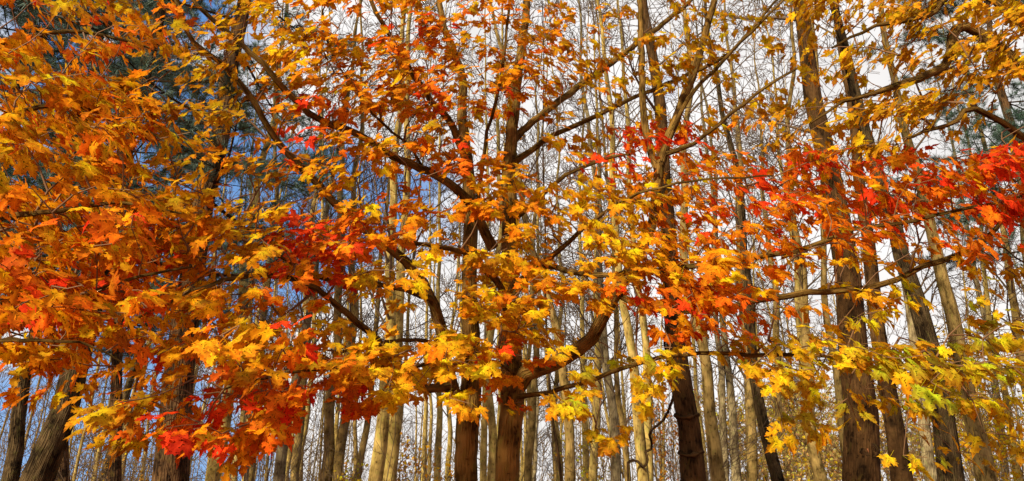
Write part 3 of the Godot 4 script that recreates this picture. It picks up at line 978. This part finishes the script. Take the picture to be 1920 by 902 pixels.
func build_wood() -> void:
	var P: Material = bark.pale
	var O: Material = bark.olive
	var K := [6, 4]
	# rows low to high, metres ahead, width in pixels, bark, what it is
	var T := [
		[[[195, 902], [237, 740]], 22, 18, bark.grey, "leaning brown trunk between the pine and the furrowed trunk"],
		[[[212, 902], [250, 740]], 29, 9, O, "thin brown trunk touching the foot of the leaning brown one"], [[[228, 890], [262, 740]], 27, 11, O, "second thin brown trunk between the leaning brown one and the pine"], [[[138, 902], [160, 800]], 24, 6, P, "thin pale sapling beside the leaning furrowed trunk"],
		[[[406, 902], [420, 790]], 17, 27, P, "sunlit pale trunk beside the dark pine"], [[[391, 902], [404, 800]], 28, 10, O, "thin dark trunk crowding the sunlit pale one by the pine"],
		[[[438, 902], [456, 770]], 30, 12, P, "slim tan trunk next after the sunlit pale one by the pine"], [[[467, 902], [480, 770]], 32, 10, P, "slim tan trunk under the lowest orange leaves of the hanging bough"],
		[[[523, 902], [544, 775]], 20, 22, P, "pale straight trunk behind the hanging red-orange bough"], [[[537, 902], [553, 775]], 36, 9, P, "very thin pale trunk close behind the straight one under the red-orange bough"], [[[557, 902], [575, 775]], 27, 14, P, "slim pale trunk between the straight pale one and the mossy one"],
		[[[606, 902], [622, 790]], 19, 23, O, "mossy trunk with blackened shady side"], [[[622, 902], [632, 800]], 31, 10, P, "slim tan trunk half behind the mossy trunk"], [[[663, 902], [669, 775]], 31, 9, O, "thin brown trunk between the mossy and the knobbly trunks"],
		[[[672, 902], [693, 760], [700, 640]], 18, 14, O, "knobbly crooked brown trunk beside the pale pair"],
		[[[704, 902], [722, 715], [735, 500], [742, 300]], 15, 28, P, "pale trunk of the close pair, the one with a black crack"], [[[728, 902], [744, 715], [752, 520], [762, 300]], 15.6, 27, P, "browner trunk of the close pale pair"],
		[[[738, 902], [757, 715]], 21, 10, P, "slim trunk leaning against the close pale pair"], [[[793, 902], [797, 740]], 30, 10, P, "slim pale trunk between the close pair and the orange sapling"], [[[804, 902], [807, 740]], 36, 8, P, "very thin pale trunk beside the one in the orange sapling"], [[[818, 902], [822, 745]], 24, 14, P, "pale trunk standing among the orange sapling leaves"], [[[838, 902], [842, 780]], 30, 11, P, "slim pale trunk just outside the two-stemmed maple's leaning stem"],
		[[[905, 902], [908, 760]], 20, 14, P, "slim pale trunk hugging the leaning maple stem in the gap"], [[[919, 902], [921, 760]], 18, 19, P, "greenish pale trunk in the gap of the two maple stems"], [[[932, 902], [934, 740]], 30, 9, P, "very thin trunk hugging the straight maple stem in the gap"],
		[[[990, 902], [993, 740]], 25, 12, P, "slim pale trunk rising beside the straight maple stem below its thick limb"], [[[1003, 902], [1005, 720]], 34, 8, P, "thin pale trunk two steps out from the straight maple stem"], [[[977, 902], [979, 740]], 38, 6, P, "very thin far trunk touching the straight maple stem"],
		[[[1052, 902], [1046, 850], [1035, 790], [1028, 700], [1026, 600]], 12.5, 6, bark.dark, "thin dark sapling curving up under the thick maple limb"],
		[[[1075, 902], [1064, 810], [1056, 727], [1045, 650], [1015, 540]], 15, 21, O, "olive forked trunk below the thick maple limb"],
		[[[1046, 902], [1046, 740]], 25, 13, P, "slim pale trunk behind the olive forked one"], [[[1098, 902], [1095, 700]], 24, 14, P, "slim pale trunk between the olive forked and the bright smooth ones"],
		[[[1153, 902], [1148, 780], [1141, 660], [1128, 560]], 18, 21, P, "bright smooth trunk behind the lemon-yellow leaves"],
		[[[1176, 902], [1168, 790], [1160, 700]], 17, 13, O, "flaky brown trunk squeezed beside the bright smooth one"],
		[[[1201, 902], [1192, 780], [1182, 670], [1172, 560]], 15, 23, P, "tan trunk with the hooked end of the vine"],
		[[[1212, 902], [1211, 740], [1207, 600]], 16, 20, P, "upright tan trunk from which the vine swings"],
		[[[1322, 902], [1308, 720]], 26, 10, P, "slim pale trunk between the ringed dark trunk and the olive-brown one"], [[[1356, 902], [1348, 700]], 20, 16, P, "tan trunk with a thin vine running up it"], [[[1379, 902], [1366, 700]], 20, 18, P, "tan trunk with faint brown blotches behind gold leaves"],
		[[[1522, 902], [1513, 740]], 28, 9, P, "thin pale trunk behind the olive one at the yellow thicket"], [[[1546, 902], [1524, 770], [1505, 600]], 17, 23, O, "olive trunk before the pale yellow thicket"],
		[[[1586, 902], [1572, 780], [1560, 650]], 16.5, 18, O, "brown trunk tight beside the one with the pruned knot"],
		[[[1752, 902], [1737, 800], [1722, 700], [1690, 520]], 16, 23, P, "pale trunk touching the dark leaning one"],
		[[[1905, 902], [1885, 760], [1866, 640], [1850, 520], [1820, 300]], 21, 15, P, "slim grey trunk rising above the yellow bushes"],
		[[[1925, 700], [1880, 450], [1838, 225], [1815, 130]], 19, 17, O, "tall brown trunk rising behind the end of the red leaf band"], [[[1960, 700], [1915, 400], [1885, 225], [1866, 130]], 20, 17, O, "tall brown trunk in front of the blue-green pine"], [[[1860, 700], [1815, 420], [1785, 275], [1760, 160]], 22, 13, P, "slim pale trunk above the two-toned leaning trunk"],
		[[[480, 760], [500, 560], [512, 400]], 21, 16, O, "tall brown trunk behind the gold leaves over the sunlit pale one"], [[[572, 640], [580, 500], [590, 360]], 23, 14, O, "tall brown trunk under the scarlet leaf cluster"], [[[655, 640], [662, 500], [670, 300]], 19, 17, O, "tall brown trunk behind the curved maple limb near the pale pair"], [[[1000, 640], [1004, 400]], 24, 12, O, "slim brown trunk above the gap beside the straight maple stem"], [[[1120, 560], [1122, 380], [1118, 200]], 22, 14, P, "slim pale trunk behind the scarlet leaves over the thick limb"], [[[1395, 560], [1385, 330], [1370, 100]], 19, 17, O, "tall brown trunk behind the sparse ochre twigs near the ringed trunk"], [[[1500, 600], [1480, 400]], 23, 13, P, "slim pale trunk behind the bend of the long low maple branch"], [[[1450, 560], [1430, 300]], 25, 12, O, "slim brown trunk beyond the fork over the long maple branch"],
	]
	for r: Array in T:
		var near: bool = r[1] < 23
		var lab: String = r[4]
		var nm := "beech_tree"
		if lab == "": lab = "slender bare tree standing in the wood behind the maple"
		forest_tree(nm, lab, r[0], r[1], r[2], bark.ash if (r[3] == P and rng.randf() < 0.2) else r[3], 19.0 if near else 21.0, 26 if near else 24, K if r[2] > 7 else [3], "bare trees of the wood", 0.22, 3.0, 1.1, 0.0065 if near else 0.009)

	# deeper in: copies of a few kinds of slender tree
	var protos: Array = []
	for k in 7:
		var t := thing("wood_tree", ["slim brown distant tree", "slim pale distant tree", "slim grey distant tree"][k % 3], "tree", Vector3.ZERO, "trees deep in the wood")
		var pts := PackedVector3Array()
		var rad := PackedFloat32Array()
		var r0: float = [0.05, 0.12, 0.07, 0.15, 0.09, 0.06, 0.10][k]
		var p := Vector3(0, -0.1, 0)
		var high := rng.randf_range(13.0, 20.0)
		var lean := rv() * 0.07
		for s in 11:
			pts.append(p)
			rad.append(r0 * (1.15 - 0.1 * s))
			p += Vector3(lean.x + rng.randfn() * 0.03, 1.0, lean.z + rng.randfn() * 0.03) * high / 10.0
		var b := Buf.new()
		var sm := smooth(pts, rad, 1.0, 0.01)
		tube(b, sm[0], sm[1], 8, 0.05)
		part(b, "trunk", [O, P, bark.ash][k % 3], t)
		part(bare_crown(sm[0], sm[1], 26, 3.5, [5, 3], 2.6, 1.3, 0.010), "crown", bark.twig, t)
		protos.append(t)
	var n := 90
	for k in n:
		var t: Node3D = protos[k] if k < protos.size() else protos[rng.randi() % protos.size()].duplicate()
		if k >= protos.size():
			t.name = numbered("wood_tree")
			add_child(t)
		var d := rng.randf_range(30.0, 62.0)
		var px := ((k + rng.randf()) * 0.6180339)
		px = (px - floorf(px)) * 2200.0 - 140.0
		var q := at(px, 900, d)
		var hue: String = str(t.get_meta("label")).split(" ")[1]
		t.set_meta("label", "slim %s tree deep in the wood behind the %s" % [hue, landmark(px)])
		t.position = Vector3(q.x, 0, q.z)
		t.rotation.y = rng.randf() * TAU
		t.scale = Vector3.ONE * rng.randf_range(0.85, 1.2)
	# the far wood that reads as one mass
	var fb := Buf.new()
	for k in 300:
		var d := rng.randf_range(60.0, 130.0)
		var q := at(rng.randf_range(-200, 2120), 900, d)
		var p := Vector3(q.x, -0.2, q.z)
		var h := rng.randf_range(9.0, 21.0)
		var top := p + Vector3(rng.randfn() * 0.5, h, rng.randfn() * 0.5)
		var r0 := rng.randf_range(0.04, 0.12)
		tube(fb, PackedVector3Array([p, p.lerp(top, 0.5) + rv() * 0.15, top]), PackedFloat32Array([r0, r0 * 0.7, 0.02]), 5)
		for c in 14:
			var s := p.lerp(top, rng.randf_range(0.2, 0.95))
			var e := s + Vector3(rng.randfn() * 1.6, rng.randf_range(0.6, 3.2), rng.randfn() * 1.6)
			tube(fb, PackedVector3Array([s, s.lerp(e, 0.5) + rv() * 0.2, e]), PackedFloat32Array([0.05, 0.03, 0.015]), 3)
	var fo := part(fb, "distant_wood", O, self, true)
	fo.set_meta("label", "far bare wood closing the view beyond the trunks")
	fo.set_meta("category", "wood")

	# the vine: it swings from the maple branch down to the upright tan trunk and hooks round it
	var vb := Buf.new()
	var vp := PackedVector3Array()
	var vr := PackedFloat32Array()
	for r: Array in [[1246, 640, 10.9], [1252, 690, 11.2], [1262, 725, 11.6], [1262, 745, 12.0], [1245, 785, 13.0], [1219, 810, 14.2], [1222, 830, 14.6], [1220, 843, 14.8], [1211, 848, 14.8], [1214, 862, 14.8], [1206, 876, 14.75], [1196, 866, 14.72], [1180, 866, 14.7]]:
		vp.append(at(r[0], r[1], r[2]))
		vr.append(metres(5.0, r[1], r[2]) * 0.5)
	var o0 := at(1212, 902, 14.8)
	var vt := thing("vine", "dark twisted vine hooked round the tan trunks", "vine", Vector3(o0.x, 0, o0.z))
	vp.append(at(1178, 900, 14.72))
	vr.append(vr[0])
	vp.append(Vector3(vp[vp.size() - 1].x, 0.0, vp[vp.size() - 1].z))
	vr.append(vr[0] * 1.3)
	var sm := smooth(vp, vr, 0.05, 0.004)
	tube(vb, local(sm[0], vt.position), sm[1], 6, 0.1)
	part(vb, "stem", bark.dark, vt)

func build_understory() -> void:
	var protos: Array = []
	for k in 5:
		var t := thing("brush_shrub", "bare twiggy brush standing between the trunks of the wood", "shrub", Vector3.ZERO, "bare brush between the trunks")
		var b := Buf.new()
		for s in 9:
			var a := rng.randf() * TAU
			var lean := rng.randf_range(0.05, 0.45)
			bare_branch(b, Vector3(cos(a) * 0.15, -0.05, sin(a) * 0.15), Vector3(cos(a) * lean, 1.0, sin(a) * lean).normalized(), rng.randf_range(2.4, 4.4), rng.randf_range(0.008, 0.018), 0, [6, 3], 0.03, 0.0035)
		part(b, "stems", bark.twig, t)
		protos.append(t)
	for k in 24:
		var t: Node3D = protos[k] if k < protos.size() else protos[k % protos.size()].duplicate()
		if k >= protos.size():
			t.name = numbered("brush_shrub")
			add_child(t)
		var px := (fposmod((k + rng.randf() * 0.5) * 0.6180339, 1.0)) * 2000.0 - 40.0
		var q := at(px, 900, rng.randf_range(13.0, 30.0))
		t.set_meta("label", "bare twiggy brush standing by the %s" % landmark(px))
		t.position = Vector3(q.x, 0, q.z)
		t.rotation.y = rng.randf() * TAU
		t.scale = Vector3.ONE * rng.randf_range(0.9, 1.35)
	for r: Array in [
		["sapling", "orange sapling between the pale trunks and the two maple stems", 775, 870, 17.0, 2.6, 1.8, "y", 420, 0.07],
		["sapling", "orange-leaved small tree in the gap between the vine and the dark ringed trunk", 1248, 790, 22.0, 2.2, 4.2, "o", 700, 0.07],
		["sapling", "green sapling at the foot of the knobbly crooked trunk", 655, 890, 16.0, 0.8, 0.8, "g", 160, 0.06],
		["sapling", "rust-leaved small tree behind the red bough", 518, 585, 19.0, 1.6, 2.0, "b", 300, 0.07],
		["sapling", "pale yellow bush by the slim dark furrowed trunk", 1500, 880, 20.0, 3.0, 2.0, "p", 900, 0.07],
		["sapling", "tall yellow-leaved thicket tree behind the olive trunk", 1540, 760, 26.0, 4.0, 5.0, "p", 1800, 0.09],
		["sapling", "yellow-leaved thicket tree behind the brown and pale trunks", 1700, 800, 24.0, 4.0, 5.0, "p", 1600, 0.09],
		["sapling", "broad yellow bush next to the two-toned leaning trunk", 1860, 800, 18.0, 3.6, 3.8, "Y", 1500, 0.075],
		["sapling", "yellow-green small tree beneath the slim grey trunks", 1850, 660, 21.0, 4.0, 3.4, "Y", 1100, 0.07],
		["thicket_tree", "pale yellow far thicket seen beside the slim dark furrowed trunk", 1400, 800, 36.0, 6.0, 6.0, "p", 2200, 0.12],
		["thicket_tree", "pale yellow far thicket seen between the furrowed and the olive trunks", 1490, 790, 38.0, 6.0, 6.5, "p", 2200, 0.12],
		["thicket_tree", "pale yellow far thicket seen beside the trunk with the pruned knot", 1560, 810, 34.0, 6.0, 6.0, "p", 2200, 0.12],
		["thicket_tree", "pale yellow far thicket seen between the brown and the dark leaning trunks", 1690, 800, 36.0, 6.0, 6.5, "p", 2200, 0.12],
		["thicket_tree", "pale yellow far thicket seen past the two-toned leaning trunk", 1800, 800, 38.0, 6.0, 7.0, "p", 2200, 0.12],
		["sapling", "low yellow bush beyond the bright smooth trunk", 1100, 860, 22.0, 2.4, 1.8, "g", 260, 0.07],
		["sapling", "sparse brown bush between the pine and the furrowed trunk", 235, 880, 20.0, 4.0, 1.2, "k", 160, 0.06],
		["sapling", "pale yellow thicket tree behind the tan blotched trunk", 1420, 820, 28.0, 5.0, 5.0, "p", 1500, 0.09],
	]:
		sapling(r[0], r[1], r[2], r[3], r[4], r[5], r[6], r[7], r[8], r[9])
